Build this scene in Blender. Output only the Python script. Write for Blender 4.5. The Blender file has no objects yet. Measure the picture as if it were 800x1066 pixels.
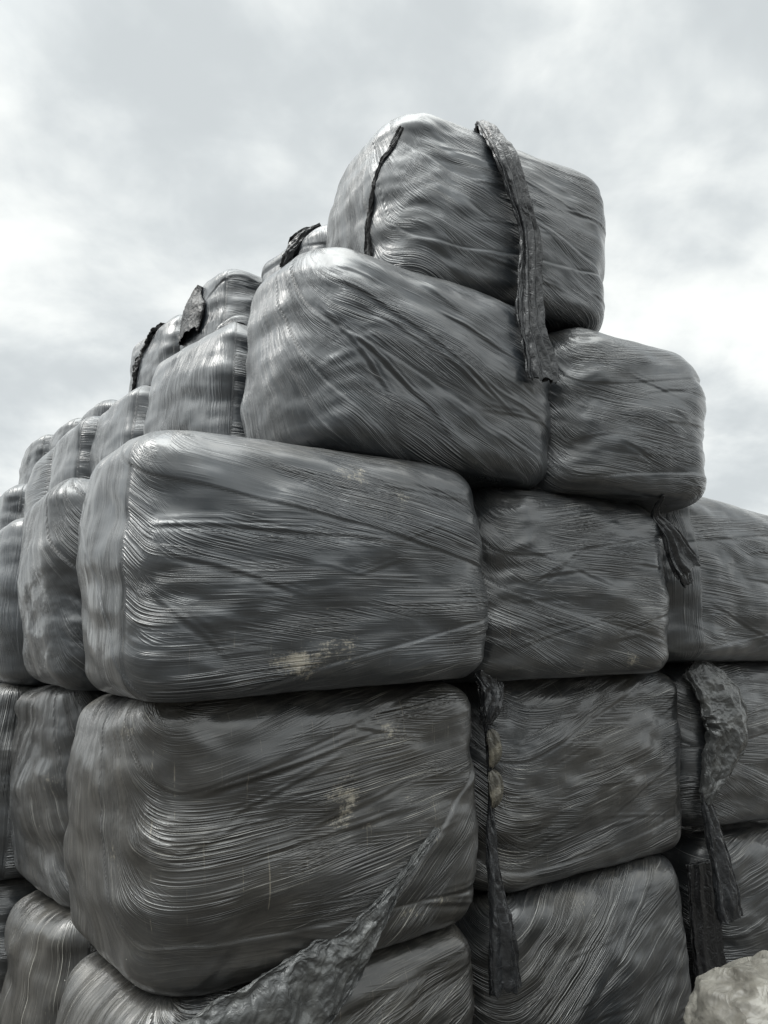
import bpy, math, random
import numpy as np
from mathutils import Vector, Matrix
from mathutils.bvhtree import BVHTree

C = bpy.context.scene.collection
PI = math.pi
rad = math.radians

# ------------------------------------------------------------------ noise
def _hash(ix, iy, seed):
    h = (ix.astype(np.int64) * 374761393 + iy.astype(np.int64) * 668265263 + seed * 974634777) & 0xffffffff
    h = ((h ^ (h >> 13)) * 1274126177) & 0xffffffff
    return (h ^ (h >> 16)) & 0xffff

def pn(x, y, seed=0):
    """2D gradient noise, roughly -1..1"""
    x = np.asarray(x, float) + 200.3; y = np.asarray(y, float) + 200.7
    x, y = np.broadcast_arrays(x, y)
    ix = np.floor(x); iy = np.floor(y); fx = x - ix; fy = y - iy
    ux = fx * fx * fx * (fx * (fx * 6 - 15) + 10); uy = fy * fy * fy * (fy * (fy * 6 - 15) + 10)
    def g(dx, dy):
        a = _hash(ix + dx, iy + dy, seed) * (2 * PI / 65536)
        return np.cos(a) * (fx - dx) + np.sin(a) * (fy - dy)
    n0 = g(0, 0) * (1 - ux) + g(1, 0) * ux
    n1 = g(0, 1) * (1 - ux) + g(1, 1) * ux
    return (n0 * (1 - uy) + n1 * uy) * 1.5

def fbm(x, y, seed=0, o=3):
    r = 0; a = 1; t = 0
    for k in range(o):
        r = r + a * pn(x * 2 ** k, y * 2 ** k, seed + 17 * k); t += a; a *= .5
    return r / t

def ridge(x, y, seed=0, p=2.):
    return np.clip(1 - np.abs(pn(x, y, seed)) * 2.2, 0, 1) ** p

def facet(x, y, seed=0):
    """crumpled-sheet relief: planar facets meeting in sharp creases, cell size 1, about -.5..0.5"""
    x, y = np.broadcast_arrays(np.asarray(x, float) + 100.1, np.asarray(y, float) + 100.2)
    ix = np.floor(x); iy = np.floor(y); best = np.full(x.shape, 9.)
    for i in (-1, 0, 1):
        for j in (-1, 0, 1):
            cx = ix + i; cy = iy + j
            h1 = _hash(cx, cy, seed) / 65536; h2 = _hash(cx, cy, seed + 1) / 65536; h3 = _hash(cx, cy, seed + 2) / 65536; h4 = _hash(cx, cy, seed + 3) / 65536
            dx = x - cx - h1; dy = y - cy - h2; a = h3 * PI; c, s_ = np.cos(a), np.sin(a)
            d = np.maximum(np.abs(dx * c + dy * s_), np.abs(-dx * s_ + dy * c) * (.6 + .8 * h4)) + .35 * h4
            best = np.minimum(best, d)
    return best - .5

def sst(a, b, x):
    t = np.clip((x - a) / (b - a), 0, 1); return t * t * (3 - 2 * t)

# ------------------------------------------------------------------ materials
class NT:
    def __init__(s, name):
        s.m = bpy.data.materials.new(name); s.m.use_nodes = True
        s.t = s.m.node_tree; s.t.nodes.clear()
    def n(s, typ, **kw):
        nd = s.t.nodes.new(typ)
        for k, v in kw.items():
            if k.startswith('i_'): nd.inputs[k[2:].replace('_', ' ')].default_value = v
            else: setattr(nd, k, v)
        return nd
    def l(s, a, b): s.t.links.new(a, b)
    def math(s, op, a, b=None, c=None, clamp=False):
        nd = s.n('ShaderNodeMath', operation=op); nd.use_clamp = clamp
        for i, v in enumerate((a, b, c)):
            if v is None: continue
            if isinstance(v, (int, float)): nd.inputs[i].default_value = v
            else: s.l(v, nd.inputs[i])
        return nd.outputs[0]
    def comb(s, x, y, z=0.):
        nd = s.n('ShaderNodeCombineXYZ')
        for i, v in enumerate((x, y, z)):
            if isinstance(v, (int, float)): nd.inputs[i].default_value = v
            else: s.l(v, nd.inputs[i])
        return nd.outputs[0]
    def noise(s, vec, scale=1., detail=2., rough=.5, dist=0.):
        nd = s.n('ShaderNodeTexNoise'); nd.inputs['Scale'].default_value = scale
        nd.inputs['Detail'].default_value = detail; nd.inputs['Roughness'].default_value = rough
        nd.inputs['Distortion'].default_value = dist
        s.l(vec, nd.inputs['Vector']); return nd.outputs['Fac']
    def maprange(s, v, a, b, c=0., d=1., smooth=True):
        nd = s.n('ShaderNodeMapRange'); nd.interpolation_type = 'SMOOTHSTEP' if smooth else 'LINEAR'
        s.l(v, nd.inputs['Value'])
        for k, q in (('From Min', a), ('From Max', b), ('To Min', c), ('To Max', d)): nd.inputs[k].default_value = q
        return nd.outputs[0]
    def mix(s, f, a, b):
        nd = s.n('ShaderNodeMix', data_type='RGBA')
        if isinstance(f, (int, float)): nd.inputs[0].default_value = f
        else: s.l(f, nd.inputs[0])
        for i, v in ((6, a), (7, b)):
            if isinstance(v, tuple): nd.inputs[i].default_value = (*v, 1)
            else: s.l(v, nd.inputs[i])
        return nd.outputs[2]

def film_material(name, dark=(.007, .008, .009), pale=(.024, .027, .031), bump=1.0, rough=(.21, .42)):
    """stretched silage film: streaks follow the 'strand' UV (metres along, metres across)"""
    q = NT(name)
    uv = q.n('ShaderNodeUVMap', uv_map='strand').outputs[0]
    fuv = q.n('ShaderNodeUVMap', uv_map='face').outputs[0]
    fs = q.n('ShaderNodeSeparateXYZ'); q.l(fuv, fs.inputs[0]); fa, fb = fs.outputs[0], fs.outputs[1]
    dust = q.n('ShaderNodeAttribute', attribute_name='dust').outputs['Fac']
    sep = q.n('ShaderNodeSeparateXYZ'); q.l(uv, sep.inputs[0]); a, b = sep.outputs[0], sep.outputs[1]
    dirt = q.n('ShaderNodeAttribute', attribute_name='dirt').outputs['Fac']
    tone = q.n('ShaderNodeAttribute', attribute_name='tone').outputs['Fac']
    wrp = q.noise(q.comb(q.math('MULTIPLY', a, 1.3), q.math('MULTIPLY', b, 4.)), 1, 1)
    b2 = q.math('ADD', b, q.math('MULTIPLY', q.math('SUBTRACT', wrp, .5), .022))
    def rdg(va, vb, det, p):
        n = q.noise(q.comb(va, vb), 1, det, .55)
        r = q.math('SUBTRACT', 1., q.math('MULTIPLY', q.math('ABSOLUTE', q.math('SUBTRACT', n, .5)), 5.), clamp=True)
        return q.math('POWER', r, p)
    calm = q.math('SUBTRACT', 1., q.n('ShaderNodeAttribute', attribute_name='calm').outputs['Fac'], clamp=True)
    M = q.maprange(q.noise(q.comb(q.math('MULTIPLY', a, 1.5), q.math('MULTIPLY', b, 4.5)), 1, 2), .50, .66)
    M2 = q.maprange(q.noise(q.comb(q.math('ADD', q.math('MULTIPLY', a, 2.1), 31.), q.math('MULTIPLY', b, 7.)), 1, 2), .47, .62)
    M3 = q.maprange(q.noise(q.comb(q.math('ADD', q.math('MULTIPLY', a, 2.6), 11.), q.math('MULTIPLY', b, 16.)), 1, 2), .46, .66)
    r1 = rdg(q.math('MULTIPLY', a, .9), q.math('MULTIPLY', b2, 68.), 1., 3.2)
    r2 = rdg(q.math('MULTIPLY', a, 1.5), q.math('MULTIPLY', b2, 170.), 1., 2.4)
    bt = q.math('ADD', b2, q.math('MULTIPLY', a, .20))
    r3 = rdg(q.math('MULTIPLY', a, 1.2), q.math('MULTIPLY', bt, 72.), 1., 3.)
    fine = q.noise(q.comb(q.math('MULTIPLY', a, 3.), q.math('MULTIPLY', b2, 300.)), 1, 2, .6)
    h = q.math('MULTIPLY', r1, q.math('MULTIPLY_ADD', M, 1.0, .04))
    h = q.math('ADD', h, q.math('MULTIPLY', r2, q.math('MULTIPLY_ADD', M3, .32, .0)))
    h = q.math('ADD', h, q.math('MULTIPLY', r3, q.math('MULTIPLY', M2, .45)))
    h = q.math('ADD', h, q.math('MULTIPLY', fine, q.math('MULTIPLY_ADD', M, .12, .02)))
    pit = q.noise(q.comb(q.math('MULTIPLY', a, 15.), q.math('MULTIPLY', b, 19.)), 1, 3, .55)
    h = q.math('ADD', h, q.math('MULTIPLY', pit, .40))
    h = q.math('MULTIPLY', h, calm)
    bp = q.n('ShaderNodeBump'); bp.inputs['Strength'].default_value = bump
    bp.inputs['Distance'].default_value = .0046; q.l(h, bp.inputs['Height'])
    # colour: thin stretch-whitening streaks with wrinkle highlights painted in, plus dust and straw stains
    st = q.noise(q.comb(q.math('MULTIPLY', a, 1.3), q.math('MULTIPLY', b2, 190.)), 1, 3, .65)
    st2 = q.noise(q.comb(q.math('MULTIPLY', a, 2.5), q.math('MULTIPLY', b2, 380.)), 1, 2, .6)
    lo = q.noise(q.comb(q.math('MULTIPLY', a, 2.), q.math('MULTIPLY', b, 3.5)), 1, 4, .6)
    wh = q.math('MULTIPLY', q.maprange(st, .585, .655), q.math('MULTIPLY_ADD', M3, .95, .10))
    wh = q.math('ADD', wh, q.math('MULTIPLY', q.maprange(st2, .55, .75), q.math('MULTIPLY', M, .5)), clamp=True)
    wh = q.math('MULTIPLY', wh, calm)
    col = q.mix(q.maprange(lo, .35, .7), dark, pale)
    col = q.mix(q.math('MULTIPLY', tone, .5), col, (.040, .036, .029))
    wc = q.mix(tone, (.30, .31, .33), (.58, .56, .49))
    cl_ = q.math('SUBTRACT', 1., q.math('MULTIPLY', tone, 1.6), clamp=True)
    col = q.mix(q.math('MULTIPLY', cl_, .55), col, (.038, .046, .055))      # the upper, cleaner bales are mixed towards a bluish grey
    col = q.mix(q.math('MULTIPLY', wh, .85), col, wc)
    # a grey-tan dust lies on the shoulders and in faint smears over the faces
    d1 = q.noise(q.comb(q.math('MULTIPLY', fa, 3.), q.math('MULTIPLY', fb, 6.)), 1, 5, .65)
    d2 = q.noise(q.comb(q.math('MULTIPLY', a, 9.), q.math('MULTIPLY', b2, 90.)), 1, 3, .7)
    du = q.math('MULTIPLY', q.maprange(q.math('MULTIPLY_ADD', d1, .6, q.math('MULTIPLY', d2, .4)), .44, .66), q.math('MULTIPLY_ADD', dust, .55, q.math('MULTIPLY', tone, .22)), clamp=True)
    col = q.mix(du, col, (.17, .16, .14))
    # scuffs, pale scratches and straw-coloured dirt where the face is worn
    sp = q.noise(q.comb(q.math('MULTIPLY', fa, 75.), q.math('MULTIPLY', fb, 60.)), 1, 4, .75, .6)
    dn = q.noise(q.comb(q.math('MULTIPLY', fa, 9.), q.math('MULTIPLY', fb, 13.)), 1, 4, .7, .4)
    ds = q.noise(q.comb(q.math('MULTIPLY', a, 16.), q.math('MULTIPLY', b2, 210.)), 1, 2, .7)
    mixn = q.math('ADD', q.math('MULTIPLY', sp, .42), q.math('ADD', q.math('MULTIPLY', dn, .28), q.math('MULTIPLY', ds, .40)))
    thr = q.math('SUBTRACT', .86, q.math('MULTIPLY', dirt, .36))
    dm = q.math('MULTIPLY', q.math('SUBTRACT', mixn, thr), 8., clamp=True)
    dcol = q.mix(dn, (.22, .20, .165), (.50, .46, .37))
    col = q.mix(q.math('MULTIPLY', dm, .85), col, dcol)
    sv = q.noise(q.comb(q.math('MULTIPLY', fa, 130.), q.math('MULTIPLY', fb, 1.2)), 1, 2, .5)
    sg = q.noise(q.comb(q.math('MULTIPLY', fa, 5.), q.math('MULTIPLY', fb, 7.)), 1, 4, .8)
    scr = q.math('MULTIPLY', q.maprange(sv, .64, .72), q.math('MULTIPLY', q.maprange(sg, .48, .60), q.math('MULTIPLY', tone, 1.3), clamp=True), clamp=True)
    col = q.mix(q.math('MULTIPLY', scr, .42), col, (.42, .38, .30))
    spk = q.n('ShaderNodeTexVoronoi'); spk.inputs['Scale'].default_value = 16.; q.l(fuv, spk.inputs['Vector'])
    sk = q.math('LESS_THAN', spk.outputs['Distance'], .028)
    sc = q.n('ShaderNodeSeparateColor'); q.l(spk.outputs['Color'], sc.inputs[0])
    sk = q.math('MULTIPLY', sk, q.math('GREATER_THAN', sc.outputs[0], .80))
    col = q.mix(q.math('MULTIPLY', sk, .8), col, (.55, .53, .48))
    bs = q.n('ShaderNodeBsdfPrincipled')
    q.l(col, bs.inputs['Base Color']); q.l(bp.outputs[0], bs.inputs['Normal'])
    rr = q.math('MULTIPLY_ADD', q.math('MULTIPLY_ADD', lo, .6, q.math('MULTIPLY', st, .4)), (rough[1] - rough[0]) * 1.6, rough[0] - (rough[1] - rough[0]) * .3)
    rr = q.math('ADD', rr, q.math('MULTIPLY', dm, .35), clamp=True)
    q.l(rr, bs.inputs['Roughness']); bs.inputs['IOR'].default_value = 1.6
    bs.inputs['Coat Weight'].default_value = .6; bs.inputs['Coat Roughness'].default_value = .15; q.l(bp.outputs[0], bs.inputs['Coat Normal'])
    out = q.n('ShaderNodeOutputMaterial'); q.l(bs.outputs[0], out.inputs[0])
    return q.m

def crumple_material(name, col=(.020, .021, .023), pale=(.060, .063, .067), rough=.17, sc=60., dist=.0009):
    q = NT(name)
    tc = q.n('ShaderNodeTexCoord').outputs['Object']
    n1 = q.noise(tc, sc * .4, 2, .5, 1.2); n2 = q.noise(tc, sc * 1.3, 2, .5, .8)
    r = q.math('SUBTRACT', 1., q.math('MULTIPLY', q.math('ABSOLUTE', q.math('SUBTRACT', n1, .5)), 5.), clamp=True)
    r2 = q.math('SUBTRACT', 1., q.math('MULTIPLY', q.math('ABSOLUTE', q.math('SUBTRACT', n2, .5)), 5.), clamp=True)
    h = q.math('ADD', q.math('POWER', r, 1.6), q.math('MULTIPLY', q.math('POWER', r2, 2.), .3))
    bp = q.n('ShaderNodeBump'); bp.inputs['Strength'].default_value = 1.; bp.inputs['Distance'].default_value = dist
    q.l(h, bp.inputs['Height'])
    c = q.mix(q.math('MULTIPLY', q.maprange(q.noise(tc, 9., 4, .6), .45, .7), .45), col, pale)
    bs = q.n('ShaderNodeBsdfPrincipled'); q.l(c, bs.inputs['Base Color']); q.l(bp.outputs[0], bs.inputs['Normal'])
    bs.inputs['Roughness'].default_value = rough
    out = q.n('ShaderNodeOutputMaterial'); q.l(bs.outputs[0], out.inputs[0]); return q.m

def dusty_material():
    q = NT('dusty_sheet')
    tc = q.n('ShaderNodeTexCoord').outputs['Object']
    n = q.noise(tc, 5., 5, .65); n2 = q.noise(tc, 40., 4, .7); n3 = q.noise(tc, 2.2, 3, .5)
    c = q.mix(q.maprange(n, .35, .68), (.11, .104, .09), (.23, .22, .195))
    c = q.mix(q.math('MULTIPLY', q.maprange(n2, .48, .68), .55), c, (.13, .12, .10))
    c = q.mix(q.math('MULTIPLY', q.maprange(n3, .55, .7), .4), c, (.27, .26, .225))
    bp = q.n('ShaderNodeBump'); bp.inputs['Strength'].default_value = .9; bp.inputs['Distance'].default_value = .010
    fr = q.noise(tc, 7., 2, .5, 1.5); fr = q.math('SUBTRACT', 1., q.math('MULTIPLY', q.math('ABSOLUTE', q.math('SUBTRACT', fr, .5)), 7.), clamp=True)
    f2 = q.noise(tc, 19., 2, .5, 1.); f2 = q.math('SUBTRACT', 1., q.math('MULTIPLY', q.math('ABSOLUTE', q.math('SUBTRACT', f2, .5)), 7.), clamp=True)
    q.l(q.math('ADD', q.math('MULTIPLY', n2, .06), q.math('ADD', q.math('MULTIPLY', f2, .10), q.math('MULTIPLY', fr, .30))), bp.inputs['Height'])
    bs = q.n('ShaderNodeBsdfPrincipled'); q.l(c, bs.inputs['Base Color']); q.l(bp.outputs[0], bs.inputs['Normal'])
    bs.inputs['Roughness'].default_value = .42
    out = q.n('ShaderNodeOutputMaterial'); q.l(bs.outputs[0], out.inputs[0]); return q.m

def ground_material():
    q = NT('wet_gravel')
    tc = q.n('ShaderNodeTexCoord').outputs['Object']
    n = q.noise(tc, 1.3, 6, .6); n2 = q.noise(tc, 45., 4, .7)
    c = q.mix(q.maprange(n, .35, .65), (.035, .031, .026), (.075, .068, .058))
    c = q.mix(q.math('MULTIPLY', q.maprange(n2, .45, .65), .5), c, (.12, .112, .10))
    bp = q.n('ShaderNodeBump'); bp.inputs['Distance'].default_value = .02; q.l(n2, bp.inputs['Height'])
    bs = q.n('ShaderNodeBsdfPrincipled'); q.l(c, bs.inputs['Base Color']); q.l(bp.outputs[0], bs.inputs['Normal'])
    q.l(q.maprange(n, .4, .6, .45, .85), bs.inputs['Roughness'])
    out = q.n('ShaderNodeOutputMaterial'); q.l(bs.outputs[0], out.inputs[0]); return q.m

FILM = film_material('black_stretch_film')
CRUMPLE = crumple_material('crumpled_black_film')
GLOSSY = crumple_material('glossy_crumpled_film', (.060, .062, .062), (.17, .172, .165), .16, 60., .0010)  # sky reflection on the film painted in as a paler base
SCRAP = crumple_material('dusty_film_scrap', (.07, .066, .055), (.34, .31, .24), .35, 60., .002)
DARKC = crumple_material('dark_torn_film', (.008, .008, .009), (.02, .021, .022), .38, 45., .002)

# ------------------------------------------------------------------ mesh helper
def grid_mesh(name, P, wrap, uv=None, attrs=None, mat=None, uv2=None):
    """P: (rows, cols, 3). wrap closes the columns."""
    nr, nc = P.shape[:2]
    me = bpy.data.meshes.new(name)
    me.vertices.add(nr * nc); me.vertices.foreach_set('co', P.reshape(-1).astype(np.float32))
    J = nc if wrap else nc - 1
    i, j = np.meshgrid(np.arange(nr - 1), np.arange(J), indexing='ij')
    j2 = (j + 1) % nc
    f = np.stack([i * nc + j, i * nc + j2, (i + 1) * nc + j2, (i + 1) * nc + j], -1).reshape(-1, 4)
    nf = len(f)
    me.loops.add(nf * 4); me.polygons.add(nf)
    me.loops.foreach_set('vertex_index', f.reshape(-1).astype(np.int32))
    me.polygons.foreach_set('loop_start', np.arange(0, nf * 4, 4, dtype=np.int32))
    me.polygons.foreach_set('loop_total', np.full(nf, 4, dtype=np.int32))
    me.polygons.foreach_set('use_smooth', np.ones(nf, dtype=bool))
    if uv is not None:
        u = me.uv_layers.new(name='strand')
        u.data.foreach_set('uv', uv.reshape(-1, 2)[f.reshape(-1)].reshape(-1).astype(np.float32))
    if uv2 is not None:
        u = me.uv_layers.new(name='face')
        u.data.foreach_set('uv', uv2.reshape(-1, 2)[f.reshape(-1)].reshape(-1).astype(np.float32))
    for k, v in (attrs or {}).items():
        at = me.attributes.new(k, 'FLOAT', 'POINT'); at.data.foreach_set('value', np.asarray(v, np.float32).reshape(-1))
    me.update(calc_edges=True)
    if mat: me.materials.append(mat)
    return me

def tag(o, label=None, cat=None, group=None, kind=None):
    if label: o['label'] = label
    if cat: o['category'] = cat
    if group: o['group'] = group
    if kind: o['kind'] = kind

# ------------------------------------------------------------------ a wrapped bale
SURF = {}
BALES = {}

def make_bale(key, x, y, yaw, L, W, z0, H, off, label, group, res=.012, seed=1, R=.17, rt=.13, rb=.085,
              tilt=0., split=None, split_k=0., swirl=None, dirt=(), tone=0., wr=1., lump=1., wedges=(), creases=(), ncrease=12, smooth=(), nband=2, blister=0.):
    rng = random.Random(seed)
    # --- outline, counter-clockwise, s = 0 at the near corner
    segs = []
    def arc(cx, cy, a0, a1, n):
        for k in range(n):
            t = (k + .5) / n; a = a0 + (a1 - a0) * t
            segs.append((cx + R * math.cos(a), cy + R * math.sin(a), math.cos(a), math.sin(a), R * abs(a1 - a0) / n))
    def line(x0, y0, x1, y1, st):
        d = math.hypot(x1 - x0, y1 - y0); n = max(2, round(d / st))
        nx, ny = (y1 - y0) / d, -(x1 - x0) / d
        for k in range(n):
            t = (k + .5) / n
            segs.append((x0 + (x1 - x0) * t, y0 + (y1 - y0) * t, nx, ny, d / n))
    ca = max(5, round(R * PI / 2 / res)); cb = 6
    line(L / 2, W, R, W, .06); arc(R, W - R, PI / 2, PI, ca)
    line(0, W - R, 0, R, res); arc(R, R, PI, PI * 1.5, ca)
    line(R, 0, L - R, 0, res * 1.1); arc(L - R, R, PI * 1.5, PI * 2, ca)
    line(L, R, L, W - R, .05); arc(L - R, W - R, 0, PI / 2, cb)
    line(L - R, W, L / 2, W, .06)
    o = np.array(segs); d = o[:, 4]; s = np.cumsum(d) - d / 2
    s0 = (L / 2 - R) + R * PI / 2 + (W - 2 * R) + R * PI / 4
    s = s - s0
    # --- profile
    prof = []
    for k in range(5): prof.append((k / 5, 0, 0, rb, -1., -(1 - k / 5) * .3 - rb * .57))
    n = max(5, round(rb * PI / 2 / res))
    for k in range(n + 1):
        a = PI / 2 * k / n
        prof.append((1, rb * (1 - math.cos(a)), 0, rb * (1 - math.sin(a)), -math.cos(a), rb - (PI / 2 - a) * rb))
    n = round((H - rb - rt) / (res * .75))
    for k in range(1, n): 
        z = rb + (H - rb - rt) * k / n; prof.append((1, z, 0, 0, 0., z))
    n = max(7, round(rt * PI / 2 / res))
    for k in range(n + 1):
        a = PI / 2 * k / n
        prof.append((1, H - rt + rt * math.sin(a), 0, rt * (1 - math.cos(a)), math.sin(a), H - rt + a * rt))
    for k in (.97, .93, .86, .76, .6, .4, .2, 0.): prof.append((k, H + .02 * (1 - k), 0, rt, 1., H - rt + rt * PI / 2 + (1 - k) * .35))
    pr = np.array(prof); sc, zz, _, ins, nz, vv = pr.T
    S, V = np.meshgrid(s, vv); 
    X0 = o[None, :, 0] - ins[:, None] * o[None, :, 2]; Y0 = o[None, :, 1] - ins[:, None] * o[None, :, 3]
    X = L / 2 + (X0 - L / 2) * sc[:, None]; Y = W / 2 + (Y0 - W / 2) * sc[:, None]
    Z = np.repeat(zz[:, None], len(s), 1)
    NZ = np.repeat(nz[:, None], len(s), 1); nh = np.sqrt(np.clip(1 - NZ ** 2, 0, 1))
    NX = o[None, :, 2] * nh; NY = o[None, :, 3] * nh
    side = nh; th = np.clip(Z / H, 0, 1)
    # --- bulge and lumps
    tx = np.clip(X / L, 0, 1); ty = np.clip(Y / W, 0, 1)
    bul = .058 * np.sin(PI * th) * (np.abs(o[None, :, 3]) * np.sin(PI * tx) + np.abs(o[None, :, 2]) * np.sin(PI * ty)) * .9
    bul = bul + .012 * np.sin(PI * th)
    cm = np.exp(-((S - .13) / .13) ** 2) + np.exp(-((S + .2) / .12) ** 2) * .25 + np.exp(-((S - (L - .16)) / .12) ** 2) * .45
    D = bul * side
    D = D + lump * .036 * fbm(S * 2.0, V * 3.2, seed) * (side * .9 + .1)
    D = D + lump * .009 * pn(S * 1.6, V * 6.5 + S * 1.5, seed + 5) * side
    D = D + lump * .013 * cm * fbm(S * 4.5, V * 7 + 1.7 * pn(S * 2, V * 2, seed + 8), seed + 9, 2) * side
    D = D + .010 * fbm(X * 4, Y * 4 , seed + 3) * (1 - side)
    # --- the direction of the strands
    warp = .035 * pn(S * .8, V * 1.2, seed + 21)
    calm = np.zeros_like(S)
    Be = V + tilt * S + warp + .10 * tilt * S * S
    if swirl:                                  # strands leave the end of the bale steeply and lie down along its face
        Dw, lam, e0 = swirl
        e0 = e0 + .05 * pn(V * 2.2, V * 0, seed + 31)
        xs_ = S - e0
        Dv = Dw * (.55 + .6 * np.clip(V / H, 0, 1.2)) * (1 + .15 * pn(V * 2.5, S * 1.5, seed + 33))
        ex = np.where(xs_ > 0, np.exp(-np.clip(xs_, 0, 5) / lam), 1 - xs_ / lam)
        Be = Be - Dv * ex
        slope = -Dv / lam * np.where(xs_ > 0, np.exp(-np.clip(xs_, 0, 5) / lam), 1)
        ang = np.arctan(-slope)
        A = S * np.cos(ang) - V * np.sin(ang); B = Be
    else:
        A = S.copy(); B = Be
    step = np.zeros_like(S)
    if split is not None:                      # a band of film laid vertically round the end, with a cut edge
        e = split + split_k * (V / H) + .004 * pn(V * 3, V * 0, seed + 30)
        m = S < e
        bv = S * (1 + .22 * (V / H - .5)) + .03 * fbm(S * 1.5, V * 1., seed + 22, 2)
        A = np.where(m, V, A); B = np.where(m, bv + 3.1, B)
        step = step + .0045 * sst(.008, -.004, S - e); calm = np.maximum(calm, np.exp(-((S - e) / .009) ** 2))
    if res < .012:
        for _ in range(nband):
            wedges = list(wedges) + [(rng.uniform(.2, L - .2), rng.choice((rng.uniform(.1, .35), rng.uniform(.6, .85))) * H, -tilt + rng.choice((-1, 1)) * rng.uniform(.08, .30), 0)]
    for (s1, v1, ang, side_) in wedges:        # an overlapping layer of film on one side of a slanting line
        thin = side_ == 0
        ca_, sa_ = math.cos(ang), math.sin(ang)
        al = (S - s1) * ca_ + (V - v1) * sa_; ac = -(S - s1) * sa_ + (V - v1) * ca_ + .006 * pn(al * 4, al * 0, seed + 77)
        if thin:                               # a turn of film wound at its own angle; its edge runs with the strands round the end
            side_ = -1 if v1 < H / 2 else 1
            kk = math.tan(ang) + tilt
            Bb = Be - kk * (S - s1) * sst(-.3, .1, S) - tilt * s1
            ac = Bb - v1 + .004 * pn(S * 4, S * 0, seed + 79)
            m3 = (ac * side_ > 0) & (B < 2.4)
            B = np.where(m3, Bb + 5.3 + 2.1 * s1, B)
        else:
            m3 = ac * side_ > 0
            A = np.where(m3, al, A); B = np.where(m3, ac * (1 + .25 * np.clip(al, -1, 2)) + 11.3, B)
        step = step + (.0040 if thin else .010) * sst(-.004, .010, ac * side_) * np.exp(-np.clip(ac * side_, 0, 9) / .12)
        calm = np.maximum(calm, np.exp(-(ac / .010) ** 2))
    for (s1, v1, ang, ln, am) in list(creases) + [(rng.uniform(.0, L * .8), rng.uniform(.12, .9) * H, rng.uniform(-.35, .35) - tilt, rng.uniform(.25, .9), rng.uniform(.0015, .004)) for _ in range(ncrease)]:
        ca_, sa_ = math.cos(ang), math.sin(ang)
        al = (S - s1) * ca_ + (V - v1) * sa_
        ac = -(S - s1) * sa_ + (V - v1) * ca_ + .05 * (al - ln / 2) ** 2 + .010 * pn(al * 3, al * 0 + s1, seed + 78)
        tp = sst(0, .12, al) * sst(ln, ln * .5, al)
        step = step + am * tp * (np.exp(-(ac / .007) ** 2) - .8 * np.exp(-((ac + .016) / .010) ** 2) + .5 * np.exp(-((ac - .022) / .009) ** 2))
    # --- tension wrinkles in the mesh itself
    q = wr * side
    for (ds, dv_, r1, r2, amt) in smooth:
        calm = np.maximum(calm, amt * np.exp(-(((S - ds) / r1) ** 2 + ((V - dv_) / r2) ** 2) ** 2))
    q = q * (1 - .9 * calm)
    msk = sst(.0, .45, pn(A * 1.1, B * 3.2, seed + 40))
    msk2 = sst(.05, .5, pn(A * 1.4, B * 4.6, seed + 41))
    bw = B + .004 * pn(A * 1.5, B * 5, seed + 42)
    D = D + q * (.0020 * ridge(A * .8, bw * 19, seed + 43, 1.6) * (msk * .95 + .04)
                 + .0009 * ridge(A * 1.0, bw * 40, seed + 44, 1.6) * (msk2 * .95 + .05))
    cr = ridge(A * .9 + bw * 1.2, (bw + .2 * A) * 7, seed + 45, 5.)
    D = D + q * .0018 * cr * msk2
    D = D + step * side
    if blister: D = D + side * blister * sst(.62, .5, V / H) * (.008 * facet(S * 22, V * 22, seed) + .004 * facet(S * 48, V * 48, seed + 9))
    Xd = X + NX * D; Yd = Y + NY * D; Zd = Z + NZ * D * .7
    # --- free-form corners
    cor = {k: np.zeros(3) for k in ('000', '100', '010', '110', '001', '101', '011', '111')}
    nm = {'BN': '000', 'RB': '100', 'LB': '010', 'TN': '001', 'RT': '101', 'LT': '011'}
    for k, v in off.items(): cor[nm[k]] = np.array(v)
    for zk in '01':
        if not cor['10' + zk].any(): cor['10' + zk] = cor['00' + zk] * .5
        if not cor['01' + zk].any(): cor['01' + zk] = cor['00' + zk] * .5
        cor['11' + zk] = (cor['10' + zk] + cor['01' + zk]) * .4
        for cc in ('00', '10', '01'): cor[cc + zk] = cor[cc + zk] + np.array([rng.uniform(-.008, .008) for _ in range(3)])
    for i in (0, 1):
        for j in (0, 1):
            for k in (0, 1):
                w = (tx if i else 1 - tx) * (ty if j else 1 - ty) * (th if k else 1 - th)
                c = cor[f'{i}{j}{k}']; Xd = Xd + w * c[0]; Yd = Yd + w * c[1]; Zd = Zd + w * c[2]
    P = np.stack([Xd - L / 2, Yd - W / 2, Zd], -1)
    dr = np.zeros_like(S)
    for (ds, dv, r1, r2, amt) in dirt:
        dr = np.maximum(dr, amt * np.exp(-((S - ds) / r1) ** 2 - ((V - dv) / r2) ** 2))
    dr = dr * (.85 + .9 * fbm(S * 6, V * 8, seed + 61, 3))
    dr = dr + .12 * sst(.2, -.4, V / H - .3)
    tn = np.clip(tone + .35 * fbm(S * 1.3, V * 1.5, seed + 60, 2) * (tone > 0), 0, 1)
    off_uv = np.array([seed * 3.17 % 41, seed * 5.71 % 37])
    uv = np.stack([A, B], -1) + off_uv
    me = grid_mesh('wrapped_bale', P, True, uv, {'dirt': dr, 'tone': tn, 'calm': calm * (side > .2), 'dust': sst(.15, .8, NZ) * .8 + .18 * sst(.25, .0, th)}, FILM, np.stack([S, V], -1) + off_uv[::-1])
    ob = bpy.data.objects.new('wrapped_bale', me); C.objects.link(ob)
    cy, sy = math.cos(rad(yaw)), math.sin(rad(yaw))
    ob.location = (x + cy * L / 2 - sy * W / 2, y + sy * L / 2 + cy * W / 2, z0)
    ob.rotation_euler = (0, 0, rad(yaw))
    tag(ob, label, 'wrapped bale', group)
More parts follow.
